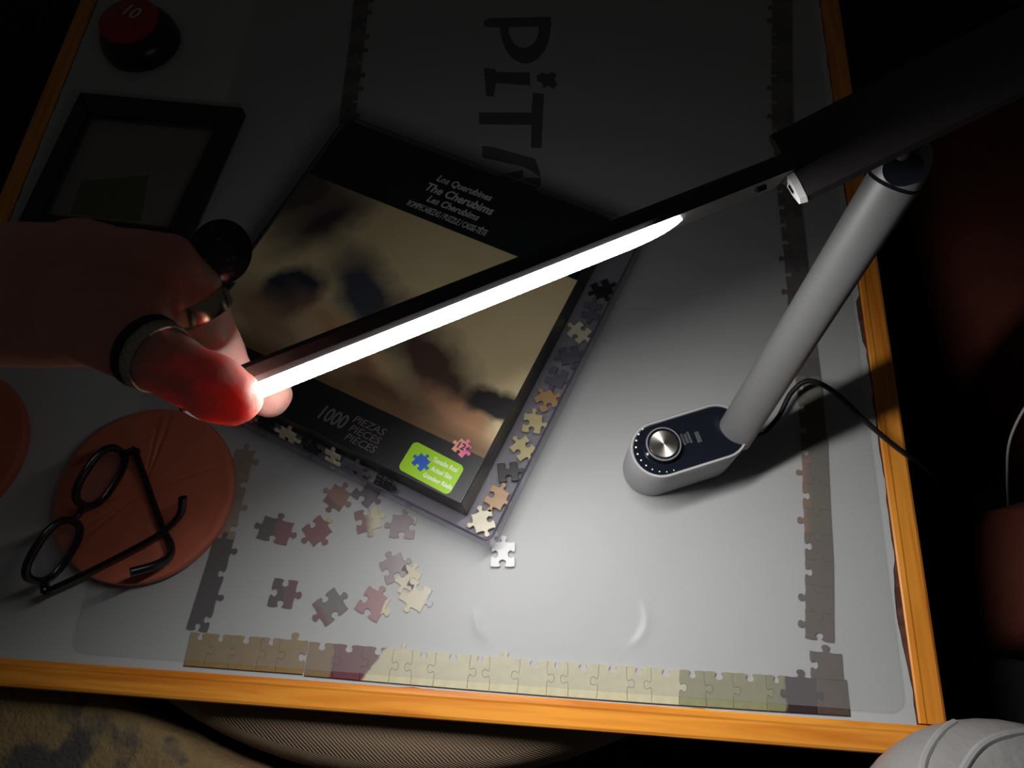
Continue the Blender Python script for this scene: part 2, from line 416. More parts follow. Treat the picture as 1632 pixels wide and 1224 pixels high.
LP = [(440, 846, -12, 0, (-1, 1, 1, 1), 'charcoal and maroon jigsaw piece lying next to a maroon one', .026, .019),
      (506, 846, 42, 1, (1, 1, -1, 1), 'maroon jigsaw piece with one yellow tip', .0185, .0185),
      (538, 793, 62, 2, (1, 1, 1, 1), 'brown and maroon jigsaw piece with four knobs', .0175, .0175),
      (585, 786, -35, 3, (-1, 1, 1, -1), 'dark plum jigsaw piece half beside the clear tray wall', .019, .019),
      (587, 829, 18, 4, (1, 1, -1, -1), 'jigsaw piece half maroon half cream', .0195, .019),
      (643, 840, -3, 5, (-1, -1, 1, 1), 'mauve jigsaw piece with a cream upper corner', .020, .019),
      (629, 906, 28, 6, (-1, 1, 1, -1), 'plain mauve jigsaw piece touching cream pieces', .019, .019),
      (651, 921, 62, 7, (-1, 1, -1, 1), 'small cream jigsaw piece wedged beside the mauve one', .016, .0165),
      (663, 948, 62, 8, (1, -1, -1, 1), 'cream jigsaw piece with mauve tinted edge', .019, .021),
      (452, 946, -5, 9, (-1, 1, -1, -1), 'H-shaped dark plum jigsaw piece', .0195, .0215),
      (527, 967, 40, 10, (-1, 1, -1, 1), 'grey brown jigsaw piece with a maroon end', .021, .021),
      (595, 963, -28, 11, (-1, 1, 1, -1), 'rose jigsaw piece with cream corners', .021, .0205)]
for (x, y, d, mi, kd, lab, ww, hh) in LP:
    loose(x, y, d, m_lp[mi], lab, w=ww, h=hh, kinds=kd)

# ------------------------------------------------------------------ clear vinyl mat over the pieces
ZM = .0034
def matmesh():
    x0, x1, y0, y1 = -.090, .523, .0045, .80
    poly_r = .012; nx, ny = 150, 170; V = []; F = []
    def hgt(x, y):
        h = .0
        for (px, py, r, a0, a1, s) in ((985, 985, 45, -75, 40, .0016), (800, 985, 42, 165, 245, .0012)):
            c = U(px, py, 0); rr = r*.53/FPX
            dx, dy = x-c.x, y-c.y; d = math.hypot(dx, dy); an = math.degrees(math.atan2(dy, dx)) % 360
            m = (a0+a1)/2 % 360; da = abs((an-m+180) % 360-180); half = (a1-a0)/2
            if da < half: h += s*math.exp(-((d-rr)/.0032)**2)*math.cos(da/half*math.pi/2)
        return h
    def warp(x, y):
        # rounded corners at the front
        for cx, sx in ((x0+poly_r, -1), (x1-poly_r, 1)):
            if (x-cx)*sx > 0 and y < y0+poly_r:
                dx, dy = x-cx, y-(y0+poly_r); m = max(abs(dx), abs(dy)); d = math.hypot(dx, dy)
                if d > 0: return cx+dx*m/d, y0+poly_r+dy*m/d
        return x, y
    def axis(a, b, n, dense):
        out = [a+(b-a)*i/n for i in range(n+1)]
        for p, q, k in dense: out += [p+(q-p)*i/k for i in range(k+1)]
        out = sorted(out); res = [out[0]]
        for v in out[1:]:
            if v-res[-1] > .0004: res.append(v)
        return res
    ca = U(985, 985); cb = U(800, 985)
    X = axis(x0, x1, 40, [(cb.x-.035, cb.x+.01, 30), (ca.x-.01, ca.x+.035, 34), (x0, x0+poly_r, 5), (x1-poly_r, x1, 5)])
    Y = axis(y0, y1, 50, [(ca.y-.035, ca.y+.035, 50), (y0, y0+poly_r, 5)])
    nx, ny = len(X), len(Y)
    for z in (ZM-.0004, ZM):
        for y in Y:
            for x in X:
                wx, wy = warp(x, y); V.append((wx, wy, z-.0004+hgt(wx, wy)))
    N = nx*ny
    for j in range(ny-1):
        for i in range(nx-1):
            a = j*nx+i; F.append((a+N, a+1+N, a+nx+1+N, a+nx+N)); F.append((a, a+nx, a+nx+1, a+1))
    for i in range(nx-1):
        F.append((i, i+1, i+1+N, i+N)); k = (ny-1)*nx+i; F.append((k+1, k, k+N, k+1+N))
    for j in range(ny-1):
        a = j*nx; F.append((a+nx, a, a+N, a+nx+N)); b = j*nx+nx-1; F.append((b, b+nx, b+nx+N, b+N))
    return V, F
mat_o = obj('clear_mat', matmesh(), m_mat, smooth=True, loc=(.2, .3, 0))
tag(mat_o, 'clear vinyl mat with rounded corners and dented spots over the jigsaw border', 'mat')
m_white = M('white_card_back', (.93, .94, .94), .6)
ZT = ZM+.0001
loose(802, 884, 1, m_white, 'white jigsaw piece lying face down in front of the clear tray', w=.0185, h=.0195, kinds=(-1, -1, 1, -1), z=ZT, group='loose jigsaw pieces on the mat')

# ------------------------------------------------------------------ clear tray with the puzzle box
BA = math.radians(-22.5)
LW, LH, LTOP = .270, .279, .0455
corner = U(735, 804, LTOP)
uu = Vector((math.cos(BA), math.sin(BA), 0)); vv = Vector((math.sin(BA), -math.cos(BA), 0))
def lidpos(u, v, z): return Vector((corner.x, corner.y, 0))+uu*u+vv*v+Vector((0, 0, z))
bc = lidpos(-LW/2, -LH/2, 0)
m_tray = clear('clear_tray_plastic', (.90, .89, .92, 1), .07, .08, (.42, .42, .46, 1), .9)
m_tray_rim = clear('tray_rim_edge', (.50, .46, .62, 1), .35, .12, (.20, .18, .26, 1), 1.0)
tray = thing('clear_tray', (bc.x, bc.y, ZT), 'shallow clear plastic tray under the dark puzzle box', 'tray', rotz=BA)
ta, tb, tc_, td = -LW/2-.012, LW/2+.0305, -LH/2-.0150, LH/2+.013
TH = .030
outer = rrect(ta, tb, tc_, td, .006); inner_ = rrect(ta+.0018, tb-.0018, tc_+.0018, td-.0018, .0045)
def traywalls():
    n = len(outer); V = []; F = []
    for p, z in ((outer, 0), (outer, TH), (inner_, TH), (inner_, .0022)): V += [(a, b, z) for a, b in p]
    for r in range(3):
        for i in range(n): F.append((r*n+i, r*n+(i+1) % n, (r+1)*n+(i+1) % n, (r+1)*n+i))
    F.append(tuple(range(n-1, -1, -1))); F.append(tuple(range(3*n, 4*n)))
    return V, F
obj('tray_body', traywalls(), m_tray, tray, local=True)
rimpts = [(a, b, TH+.0004) for a, b in rrect(ta+.0009, tb-.0009, tc_+.0009, td-.0009, .0052)]
obj('tray_rim', tube(rimpts, .0009, 6, closed=True), m_tray_rim, tray, local=True)
FZ = ZT+.0024
pb = thing('puzzle_box', (bc.x, bc.y, FZ), 'black and tan puzzle box with three-language title in a clear tray', 'box', rotz=BA)
BH = LTOP-FZ
def lidloc(px, py, z=LTOP):
    d = U(px, py, z)-bc; return d.dot(uu), -d.dot(vv)
def art_material():
    """stand-in picture: soft colour fields in the box's colours, dark bands above and below"""
    m, t, b = newmat('box_print'); N = t.nodes; L = t.links
    b.inputs['Roughness'].default_value = .38
    tc = N.new('ShaderNodeTexCoord')
    nz = N.new('ShaderNodeTexNoise'); nz.inputs['Scale'].default_value = 45; nz.inputs['Detail'].default_value = 3; L.new(tc.outputs['Object'], nz.inputs['Vector'])
    sub = N.new('ShaderNodeVectorMath'); sub.operation = 'SUBTRACT'; sub.inputs[1].default_value = (.5, .5, .5); L.new(nz.outputs['Color'], sub.inputs[0])
    scl = N.new('ShaderNodeVectorMath'); scl.operation = 'SCALE'; scl.inputs['Scale'].default_value = .022; L.new(sub.outputs[0], scl.inputs[0])
    add = N.new('ShaderNodeVectorMath'); L.new(tc.outputs['Object'], add.inputs[0]); L.new(scl.outputs[0], add.inputs[1])
    n2 = N.new('ShaderNodeTexNoise'); n2.inputs['Scale'].default_value = 18; n2.inputs['Detail'].default_value = 6; L.new(tc.outputs['Object'], n2.inputs['Vector'])
    bg = N.new('ShaderNodeMix'); bg.data_type = 'RGBA'; bg.inputs['A'].default_value = lin((216, 192, 142)); bg.inputs['B'].default_value = lin((236, 220, 176))
    L.new(n2.outputs['Fac'], bg.inputs['Factor']); cur = bg.outputs['Result']
    def layer(fac, col):
        nonlocal cur
        mx = N.new('ShaderNodeMix'); mx.data_type = 'RGBA'; L.new(fac, mx.inputs['Factor']); L.new(cur, mx.inputs['A']); mx.inputs['B'].default_value = col
        cur = mx.outputs['Result']
    def blob(px, py, ru, rv, deg, soft, col):
        x, y = lidloc(px, py)
        mp = N.new('ShaderNodeMapping'); mp.vector_type = 'TEXTURE'
        mp.inputs['Location'].default_value = (x, y, 0); mp.inputs['Rotation'].default_value = (0, 0, math.radians(deg)); mp.inputs['Scale'].default_value = (ru, rv, 1)
        L.new(add.outputs[0], mp.inputs['Vector'])
        fl = N.new('ShaderNodeVectorMath'); fl.operation = 'MULTIPLY'; fl.inputs[1].default_value = (1, 1, 0); L.new(mp.outputs[0], fl.inputs[0])
        ln = N.new('ShaderNodeVectorMath'); ln.operation = 'LENGTH'; L.new(fl.outputs[0], ln.inputs[0])
        mr = N.new('ShaderNodeMapRange'); mr.inputs['From Min'].default_value = 1+soft; mr.inputs['From Max'].default_value = 1-soft; L.new(ln.outputs['Value'], mr.inputs['Value'])
        layer(mr.outputs['Result'], col)
    dk = lin((64, 58, 62)); sk = lin((188, 142, 108)); br = lin((104, 78, 62))
    blob(470, 300, .055, .040, 30, .5, lin((84, 74, 72))); blob(520, 350, .040, .018, 60, .7, dk)
    blob(455, 470, .034, .022, 60, .25, lin((44, 56, 70))); blob(585, 470, .050, .022, -35, .5, lin((70, 74, 86)))
    blob(430, 525, .060, .020, -20, .5, lin((170, 138, 112))); blob(560, 560, .060, .014, -20, .6, sk)
    blob(690, 590, .060, .026, -35, .5, lin((84, 64, 56))); blob(730, 668, .040, .013, -18, .4, sk)
    blob(790, 645, .026, .014, 5, .25, lin((40, 36, 38))); blob(600, 625, .050, .014, -5, .6, br)
    # shelf of brown along the lower band, then the printed bands
    sp = N.new('ShaderNodeSeparateXYZ'); L.new(tc.outputs['Object'], sp.inputs[0])
    def band(lo, hi, col):
        g = N.new('ShaderNodeMapRange'); g.inputs['From Min'].default_value = lo; g.inputs['From Max'].default_value = hi; L.new(sp.outputs['Y'], g.inputs['Value']); layer(g.outputs['Result'], col)
    y0 = -LH/2
    band(y0+.0560, y0+.0440, lin((122, 94, 66)))
    band(y0+.0392, y0+.0388, lin((24, 27, 31)))
    band(y0+.2095, y0+.2105, lin((22, 27, 34)))
    L.new(cur, b.inputs['Base Color'])
    # cross-hatched embossing
    wv = N.new('ShaderNodeTexWave'); wv.inputs['Scale'].default_value = 260; wv.inputs['Distortion'].default_value = 3; L.new(tc.outputs['Object'], wv.inputs['Vector'])
    bp = N.new('ShaderNodeBump'); bp.inputs['Strength'].default_value = .12; bp.inputs['Distance'].default_value = .0005; L.new(wv.outputs['Fac'], bp.inputs['Height']); L.new(bp.outputs[0], b.inputs['Normal'])
    return m
m_boxside = M('box_side_print', (.035, .032, .030), .45, noise=(70, .7), bump=(220, .5, .001))
body = obj('lid_body', prism(rrect(-LW/2, LW/2, -LH/2, LH/2, .002, 3), 0, BH, .0006), m_boxside, pb, local=True)
obj('picture_print', prism(rrect(-LW/2+.0009, LW/2-.0009, -LH/2+.0009, LH/2-.0009, .0015, 3), BH-.0001, BH+.0001), art_material(), pb, local=True)
m_silver_ink = M('pale_ink', (.62, .62, .62), .5); m_grey_ink = M('silver_foil_ink', (.30, .28, .27), .3, metal=.6)
m_green = M('lime_print', lin((160, 214, 30))[:3], .4, noise=(40, .03)); m_blue = M('blue_print', lin((36, 92, 190))[:3], .4)
m_pink = M2('pink_orange_print', lin((240, 176, 130)), lin((240, 108, 160)), 0, lidloc(734, 714)[0], .012); m_navy_ink = M('navy_ink', (.02, .02, .06), .5); m_white_ink = M('white_ink', (.85, .88, .75), .5)
BZ = BH+.0002
def lidtext(s, px, py, size, mat, name='title_text', shear=0.0, bold=0.0, xs=1.0, parent=pb, align='CENTER', rz=0.0, space=1.0):
    x, y = lidloc(px, py)
    return obj(name, xf(text_vf(s, size, shear, bold, align, xs, space), (x, y, BZ+.0001), rz), mat, parent, local=True)
lidtext('Los Querubines', 737, 304, .0098, m_silver_ink, shear=.25, bold=.00022, xs=.86)
lidtext('The Cherubims', 728, 322, .0122, m_silver_ink, shear=.25, bold=.00032, xs=.88)
lidtext('Les Cherubims', 719, 336, .0098, m_silver_ink, shear=.25, bold=.00022, xs=.86)
lidtext('ROMPECABEZAS / PUZZLE / CASSE-T\u00caTE', 709, 351, .0088, m_silver_ink, shear=.2, bold=.00012, xs=.50)
lidtext('1000', 523, 674, .0175, m_grey_ink, name='piece_count_text', shear=.2, bold=.0002, xs=.72)
for k, s in enumerate(('PIEZAS', 'PIECES', 'PI\u00c8CES')):
    lidtext(s, 585-7*k, 683+14*k, .0085, m_grey_ink, name='piece_count_text', shear=.2, xs=1.1)
lc = [lidloc(*p) for p in ((663, 711), (733, 742), (711, 782), (643, 748))]
lx = sum(p[0] for p in lc)/4; ly = sum(p[1] for p in lc)/4
lab = obj('size_label', xf(prism(rrect(-.0225, .0225, -.0125, .0125, .004), 0, .00025), (lx, ly, BH+.0001), math.radians(-2)), m_green, pb, local=True)
def icon(px, py, s, mat, name, z, rz, parent=None):
    x, y = lidloc(px, py); h = s/2
    poly = piece_poly([(-h, -h), (h, -h), (h, h), (-h, h)], (1, 1, 1, 1))
    f = s/.02; poly = []
    for i, k in enumerate((-1, 1, 1, 1)):
        c = [(-.01, -.01), (.01, -.01), (.01, .01), (-.01, .01)]; poly += side(c[i], c[(i+1) % 4], k)
    return obj(name, xf(prism([(p.x*f, p.y*f) for p in poly], 0, .0002), (x, y, z), rz), mat, parent or pb, local=True)
icon(671, 737, .0105, m_blue, 'puzzle_icon', BH+.00036, math.radians(-18), lab)
badge = icon(736, 714, .0112, m_pink, 'age_badge', BH+.0001, math.radians(-15))
ax, ay = lidloc(736, 717)
obj('age_text', xf(text_vf('12+', .0074, .1, .00022, 'CENTER'), (ax, ay, BH+.0005)), m_navy_ink, badge, local=True)
for k, s in enumerate(('Tama\u00f1o Real', 'Actual Size', 'Grandeur R\u00e9elle')):
    x, y = lidloc(708-6*k, 744+13*k)
    obj('label_text', xf(text_vf(s, .0054 if k < 2 else .0050, .1, .0001, 'CENTER', .74), (x, y, BH+.0004)), m_white_ink, lab, local=True)

# pieces lying in the tray
def traypiece(u, v, deg, col, label, tilt=0.0, z=0.0, kinds=(1, -1, 1, -1), w=.0185):
    p = lidpos(u, v, 0); a = math.radians(deg); m = Matrix.Rotation(a, 2); h = w*.95
    cs = [p.xy+m @ Vector(q) for q in ((-w/2, -h/2), (w/2, -h/2), (w/2, h/2), (-w/2, h/2))]
    o = piece(piece_poly(cs, kinds), col, FZ+z, label, 'jigsaw pieces lying in the clear tray')
    if tilt: o.rotation_euler = (Euler((tilt, 0, 0)).to_matrix().to_4x4()).to_euler(); 
    return o
m_bk = pm('print_black', (38, 38, 40)); m_tp = pm('print_tawny', (176, 140, 100)); m_crp = pm('print_buff', (214, 206, 180)); m_gold = pm('print_straw', (188, 176, 128)); m_slate = pm('print_slate', (96, 96, 108))
TP = [(.0140, -.002, 20, m_crp, 'cream', (1, -1, 1, 1)), (.0150, -.0235, 65, m_tp, 'tawny', (1, 1, -1, 1)), (.0140, -.046, 10, m_bk, 'black', (-1, 1, -1, 0)), (.0160, -.069, 40, m_gold, 'straw yellow', (1, -1, 1, -1)),
      (.0135, -.092, 85, m_gold, 'straw yellow', (1, 1, -1, -1)), (.0155, -.1150, 30, m_tp, 'tawny', (-1, 1, 1, -1)), (.0140, -.138, 70, m_slate, 'slate grey', (1, -1, -1, 1)), (.0155, -.1615, 15, m_slate, 'slate grey', (1, 1, -1, 1)),
      (.0140, -.185, 50, m_crp, 'cream', (1, -1, 1, -1)), (.0150, -.209, 80, m_slate, 'slate grey', (-1, 1, -1, 1)), (.0145, -.233, 25, m_bk, 'black', (1, 1, -1, 1))]
for u, v, d, mm, nm, kk in TP:
    nb = TP[TP.index((u, v, d, mm, nm, kk))-1][4] if v < -.003 else 'tray corner'
    traypiece(u, v, d, mm, '%s jigsaw piece in the wide tray gap, next after the %s%s' % (nm, nb, '' if nb == 'tray corner' else ' one'), kinds=kk, w=.0165)
for k, (u, mm, nm) in enumerate([(-.242, m_tp, 'tawny'), (-.222, m_crp, 'cream'), (-.203, m_tp, 'tawny'), (-.182, m_bk, 'black'), (-.161, m_crp, 'cream'), (-.139, m_bk, 'black'), (-.117, m_crp, 'cream'), (-.095, m_slate, 'slate grey'), (-.070, m_bk, 'black')]):
    o = traypiece(u, .0068, 0, mm, '%s jigsaw piece leaning in the narrow tray gap over the loose pieces' % nm, kinds=((1, -1, 1, -1), (-1, 1, 1, 1), (1, 1, -1, -1))[k % 3], w=.0140)
    o.rotation_euler = Euler((math.radians(56), math.radians((k*37) % 30-15), BA), 'XYZ'); o.location.z = FZ+.0112

# ------------------------------------------------------------------ desk lamp
m_alu = M('silver_grey_aluminium', (.24, .245, .25), .45, metal=.4, noise=(400, .05)); m_alu2 = M('grey_base_plastic', (.40, .40, .41), .45)
m_gloss = M('black_gloss_panel', (.008, .010, .016), .08, spec=.6); m_knob = M('brushed_knob', (.46, .43, .39), .36, metal=1); m_dot = M('white_dots', (.8, .85, .85), .5)
m_plate = M('dark_grey_metal', (.06, .055, .055), .4, metal=.3); m_cap = M('pale_end_cap', (.75, .76, .76), .5)
BTOP = .0575
bt = [U(*p, BTOP) for p in ((1034, 673), (1138, 642), (1174, 726), (1063, 762))]
ba = (bt[1]-bt[0]+bt[2]-bt[3]).normalized(); ba.z = 0; ba.normalize()
bn = Vector((-ba.y, ba.x, 0))
left_end = U(1001, 714, BTOP); right_end = U(1199, 695, BTOP)
halfw = ((bt[0]-bt[3]).dot(bn)+(bt[1]-bt[2]).dot(bn))/4
mid = (bt[0]+bt[1]+bt[2]+bt[3])/4
s0 = (left_end-mid).dot(ba); s1 = (right_end-mid).dot(ba)
bcen = mid+ba*((s0+s1)/2); half = (s1-s0)/2
lamp = thing('desk_lamp', (bcen.x, bcen.y, ZT), 'silver desk lamp with lit light bar, round knob and oval base', 'lamp')
def stadium(hl, hw, z, k=16):
    out = []
    for i in range(k+1):
        a = -math.pi/2+math.pi*i/k; out.append(Vector((bcen.x, bcen.y, z))+ba*(hl-hw+hw*math.cos(a))+bn*(hw*math.sin(a)))
    for i in range(k+1):
        a = math.pi/2+math.pi*i/k; out.append(Vector((bcen.x, bcen.y, z))+ba*(-(hl-hw)+hw*math.cos(a))+bn*(hw*math.sin(a)))
    return out
prof = [(-.0010, ZT), (0, ZT+.001), (0, BTOP-.0008), (-.0006, BTOP), (-.0018, BTOP), (-.0022, BTOP-.0012)]
base = obj('base', loft([stadium(half+d, halfw+d, z) for d, z in prof]), m_alu2, lamp, smooth=True)
panel = obj('base_panel', loft([stadium(half-.0024, halfw-.0024, z) for z in (BTOP-.0016, BTOP-.0006)]), m_gloss, lamp)
b = m_knob.node_tree.nodes['Principled BSDF']; b.inputs['Anisotropic'].default_value = .85
tg = m_knob.node_tree.nodes.new('ShaderNodeTangent'); tg.direction_type = 'RADIAL'; tg.axis = 'Z'; m_knob.node_tree.links.new(tg.outputs[0], b.inputs['Tangent'])
kc = U(1056, 711, BTOP); kc.z = BTOP-.0006
kb = obj('knob', lathe([(.0128, 0), (.0128, .0056), (.0124, .0062), (.0116, .0062), (.0112, .0054), (.0001, .0052)], kc, 64), m_gloss, lamp, smooth=True)
obj('knob_ring', lathe([(.0130, .0050), (.0130, .0060), (.0125, .0066), (.0119, .0066), (.0117, .0060), (.0117, .0050)], kc, 64), m_alu, kb, smooth=True)
obj('knob_face', lathe([(.0103, .0050), (.0103, .0060), (.0100, .0063), (.0001, .0063)], kc, 64), m_knob, kb, smooth=True)
for i in range(11):
    a = math.atan2(ba.y, ba.x)+math.radians(118+i*15.5); r = .0195
    q = kc+Vector((math.cos(a), math.sin(a), 0))*r
    obj('indicator_dot', lathe([(.00085*(1-.05*i), 0), (.00085*(1-.05*i), .0003)], q, 10), m_dot, panel)
def basebox(px, py, l, wd, mat, name):
    c = U(px, py, BTOP); c.z = BTOP-.0006
    pts = [c+ba*a+bn*b for a, b in ((-l, -wd), (l, -wd), (l, wd), (-l, wd))]
    return obj(name, prism([(p.x, p.y) for p in pts], c.z, c.z+.0004), mat, panel)
m_port = M('port_print', (.06, .065, .07), .3)
for k in range(3): basebox(1089+5*k, 700-1.6*k, .0008, .0045-.0008*(k == 1), m_port, 'port_mark')
basebox(1113, 696, .0015, .0042, m_port, 'port_mark')
# lower arm
A0 = U(1172, 690, BTOP-.004); H0 = D(1443, 258, .372)
axis = (H0-A0).normalized()
A0b = A0-axis*.006
flatdir = axis.cross(CAM_LOC-(A0+H0)/2).normalized()
obj('lower_arm', tube([A0b, A0.lerp(H0, .3), A0.lerp(H0, .7), H0-axis*.012], [(.0138, .0092), (.0136, .0092), (.0136, .009), (.0138, .009)], 28, flat=flatdir), m_alu, lamp, smooth=True)
vdir = (CAM_LOC-H0).normalized()
obj('arm_collar', tube([H0-axis*.0118, H0-axis*.0100], [(.0134, .0085)]*2, 24, flat=flatdir), m_gloss, lamp)
obj('hinge', tube([H0-axis*.0098, H0-axis*.004, H0+axis*.004, H0+axis*.010, H0+axis*.0125], [(.0138, .009), (.0135, .009), (.0120, .009), (.0085, .008), (.004, .005)], 28, flat=flatdir), m_alu, lamp, smooth=True)
hq = H0+flatdir*.0005
hd = (vdir-axis*vdir.dot(axis)).normalized()
obj('hinge_disc', tube([hq+hd*.0060, hq+hd*.0105], .0092, 28), m_gloss, lamp, smooth=True)
# light bar
S0 = D(321, 658, .287); S1 = D(1086, 352, .337)
a_ = (S1-S0).normalized(); mid_ = (S0+S1)/2
v_ = (CAM_LOC-mid_); v_ = (v_-a_*v_.dot(a_)).normalized()
w_ = a_.cross(v_)
if w_.y > 0: w_ = -w_
TH_ = math.radians(13.5)
n_ = (w_*math.cos(TH_)+v_*math.sin(TH_)).normalized()      # the lit face looks along n_
b_ = a_.cross(n_); 
if b_.dot(v_) < 0: b_ = -b_
LS = (S1-S0).length
def Lend(px):
    lo, hi = LS, LS*1.8
    for _ in range(50):
        m = (lo+hi)/2
        if P(S0+a_*m)[0] < px: lo = m
        else: hi = m
    return lo
LB = Lend(1262)
BT = .0092; BW = .0250
def barsec(s, f=1.0):
    c = S0+a_*s-n_*(BT/2+.0003); out = []
    for wy, tz in ((-1, -.25), (-1, .25), (-.9, .5), (.9, .5), (1, .25), (1, -.25), (.85, -.5), (-.85, -.5)):
        out.append(c+b_*(wy*BW/2*f)+n_*(tz*BT*f))
    return out
bar = obj('light_bar', loft([barsec(-.0055, .7), barsec(-.004), barsec(LB-.004), barsec(LB, .8)]), m_plate, lamp)
m_e, t_, b__ = newmat('led_diffuser_glow')
b__.inputs['Base Color'].default_value = (.9, .9, .9, 1); b__.inputs['Emission Color'].default_value = (1, .975, .955, 1); b__.inputs['Emission Strength'].default_value = STRIP_POWER
SW = .0225
def strip():
    V = []; F = []; prof_ = [(-1, 0), (-.99, .6), (-.94, .95), (0, 1), (.94, .95), (.99, .6), (1, 0)]
    st = [(0.0, .75), (.003, 1)]+[(LS*i/8, 1) for i in range(1, 8)]+[(LS-.022, 1), (LS-.014, .92), (LS-.007, .72), (LS-.002, .4), (LS, .12)]
    for s, f in st:
        for wy, h in prof_: V.append(S0+a_*s+b_*(wy*SW/2*f)+n_*(-.0004+.0017*h*f))
    n = len(prof_)
    for i in range(len(st)-1):
        for k in range(n-1): F.append((i*n+k, i*n+k+1, (i+1)*n+k+1, (i+1)*n+k))
    F.append(tuple(range(n))); F.append(tuple(range((len(st)-1)*n, len(st)*n)))
    for i in range(len(st)-1): F.append((i*n, (i+1)*n, (i+1)*n+n-1, i*n+n-1))
    return V, F
obj('led_strip', strip(), m_e, bar, smooth=True)['label'] = 'glowing white LED strip'
sl = S0+a_*(LB-.020)
obj('slot', tube([sl+b_*.002-a_*.0025, sl+b_*.002+a_*.0025], (.0016), 10), m_gloss, bar)
# upper arm: lens-section blade over the hinge
P0 = D(1256, 268, .352); P1 = D(1660, 66, .326)
pa = (P1-P0).normalized(); pz = Vector((0, 0, 1)); pw = pz.cross(pa).normalized(); pz = pa.cross(pw)
def blade(p, wd=.0210, th=.0058, f=1.0):
    return [p+pw*(x*wd*f)+pz*(z*th*f) for x, z in ((-1, 0), (-.93, -.5), (-.6, -.92), (0, -1), (.6, -.92), (.93, -.5), (1, 0), (.93, .5), (.6, .92), (0, 1), (-.6, .92), (-.93, .5))]
obj('upper_arm', loft([blade(P0), blade(P1+pa*.03)]), m_plate, lamp, smooth=True)
sgn_ = 1 if P(P0+pw*.02)[1] > P(P0-pw*.02)[1] else -1
def capsec(p, f=1.0):
    return [p+pw*(sgn_*x*.0212*f)+pz*(z*.0060*f) for x, z in ((.30, -.95), (.6, -.92), (.93, -.5), (1.0, 0), (.93, .5), (.6, .92), (.30, .95))]
obj('arm_end_cap', loft([capsec(P0-pa*.0035, .96), capsec(P0-pa*.0002)]), m_cap, lamp)
obj('cap_slot', tube([P0-pa*.0033+pw*sgn_*.009, P0-pa*.0033+pw*sgn_*.0135], .0011, 8), m_gloss, lamp)
Eb = S0+a_*(LB-.003)
obj('bar_joint', tube([Eb-n_*.003-b_*.002, P0+pa*.012-pz*.003], .0055, 16), m_plate, lamp, smooth=True)
obj('hinge_neck', tube([H0-axis*.002, P0+pa*((H0-P0).dot(pa))-pz*.002+pw*.002], .0065, 16), m_plate, lamp, smooth=True)
# power cord
m_cord = M('black_rubber', (.010, .010, .011), .35)
cp = [D(1196, 688, .536), U(1215, 690, ZT+.004), U(1240, 665, ZT+.006), U(1262, 625, ZT+.012), U(1290, 607, ZT+.018), U(1330, 625, ZT+.018), U(1378, 670, ZT+.014), U(1420, 706, ZT+.010), U(1449, 728, .006)]
cp2 = [U(1470, 745, -.02), U(1500, 775, -.12), U(1530, 800, -.30), U(1570, 830, FLOOR+.004), U(1680, 850, FLOOR+.004)]
obj('power_cord', tube(spline(cp+cp2, 8), .0021, 10), m_cord, lamp, smooth=True)

# ------------------------------------------------------------------ hand holding the bar
def capsules(chain, segs=20):
    out = []
    for i in range(len(chain)-1):
        (p, r), (q, s) = chain[i], chain[i+1]
        p = Vector(p); q = Vector(q); d = (q-p); L = d.length; d.normalize()
        pts = []; rd = []
        for k in range(6):
            a = math.pi/2*(1-k/5); pts.append(p-d*(r*math.sin(a))); rd.append(max(1e-4, r*math.cos(a)))
        for k in range(1, 6): pts.append(p.lerp(q, k/6)); rd.append(r+(s-r)*k/6)
        for k in range(6):
            a = math.pi/2*k/5; pts.append(q+d*(s*math.sin(a))); rd.append(max(1e-4, s*math.cos(a)))
        out.append(tube(pts, rd, segs))
    return join(*out)
def H(x, y, d): return D(x, y, d)
near = .2625
thumb = [(H(150, 500, .292), .0215), (H(215, 548, .276), .0150), (H(292, 593, .268), .0122), (H(345, 620, .2635), .0124), (H(371, 634, .2640), .0108)]
index = [(H(150, 430, .300), .0195), (H(262, 428, .294), .0150), (H(305, 462, .300), .0128), (H(335, 528, .322), .0116), (H(370, 600, .344), .0106), (H(430, 631, .354), .0108)]
middle = [(H(130, 410, .318), .018), (H(235, 425, .334), .0135), (H(262, 470, .355), .0115), (H(225, 505, .362), .0100), (H(190, 505, .360), .0085)]
ring_f = [(H(110, 420, .332), .017), (H(205, 432, .356), .0125), (H(225, 475, .376), .0105), (H(190, 505, .378), .0095), (H(165, 500, .374), .0080)]
pinky = [(H(85, 430, .342), .016), (H(165, 440, .374), .0110), (H(180, 478, .390), .0092), (H(150, 500, .390), .0083), (H(130, 495, .386), .0072)]
palm = [(H(-330, 470, .345), .034), (H(-120, 468, .322), .0290), (H(20, 465, .312), .0300), (H(95, 465, .305), .0290), (H(160, 440, .304), .0225)]
palm2 = [(H(20, 480, .315), .030), (H(130, 505, .300), .0215)]
web = [(H(170, 460, .298), .018), (H(225, 490, .288), .0135), (H(255, 475, .292), .0110)]
hv = join(*[capsules(c) for c in (thumb, index, middle, ring_f, pinky, palm, palm2, web)])
me = bpy.data.meshes.new('hand_raw'); me.from_pydata([tuple(v) for v in hv[0]], [], hv[1])
bm = bmesh.new(); bm.from_mesh(me); bmesh.ops.recalc_face_normals(bm, faces=bm.faces); bm.to_mesh(me); bm.free()
ho = bpy.data.objects.new('hand_raw', me); COL.objects.link(ho)
rm = ho.modifiers.new('r', 'REMESH'); rm.mode = 'VOXEL'; rm.voxel_size = .0013
sm = ho.modifiers.new('s', 'SMOOTH'); sm.iterations = 9; sm.factor = .5
tx = bpy.data.textures.new('skin_relief', 'CLOUDS'); tx.noise_scale = .012; tx.noise_depth = 2
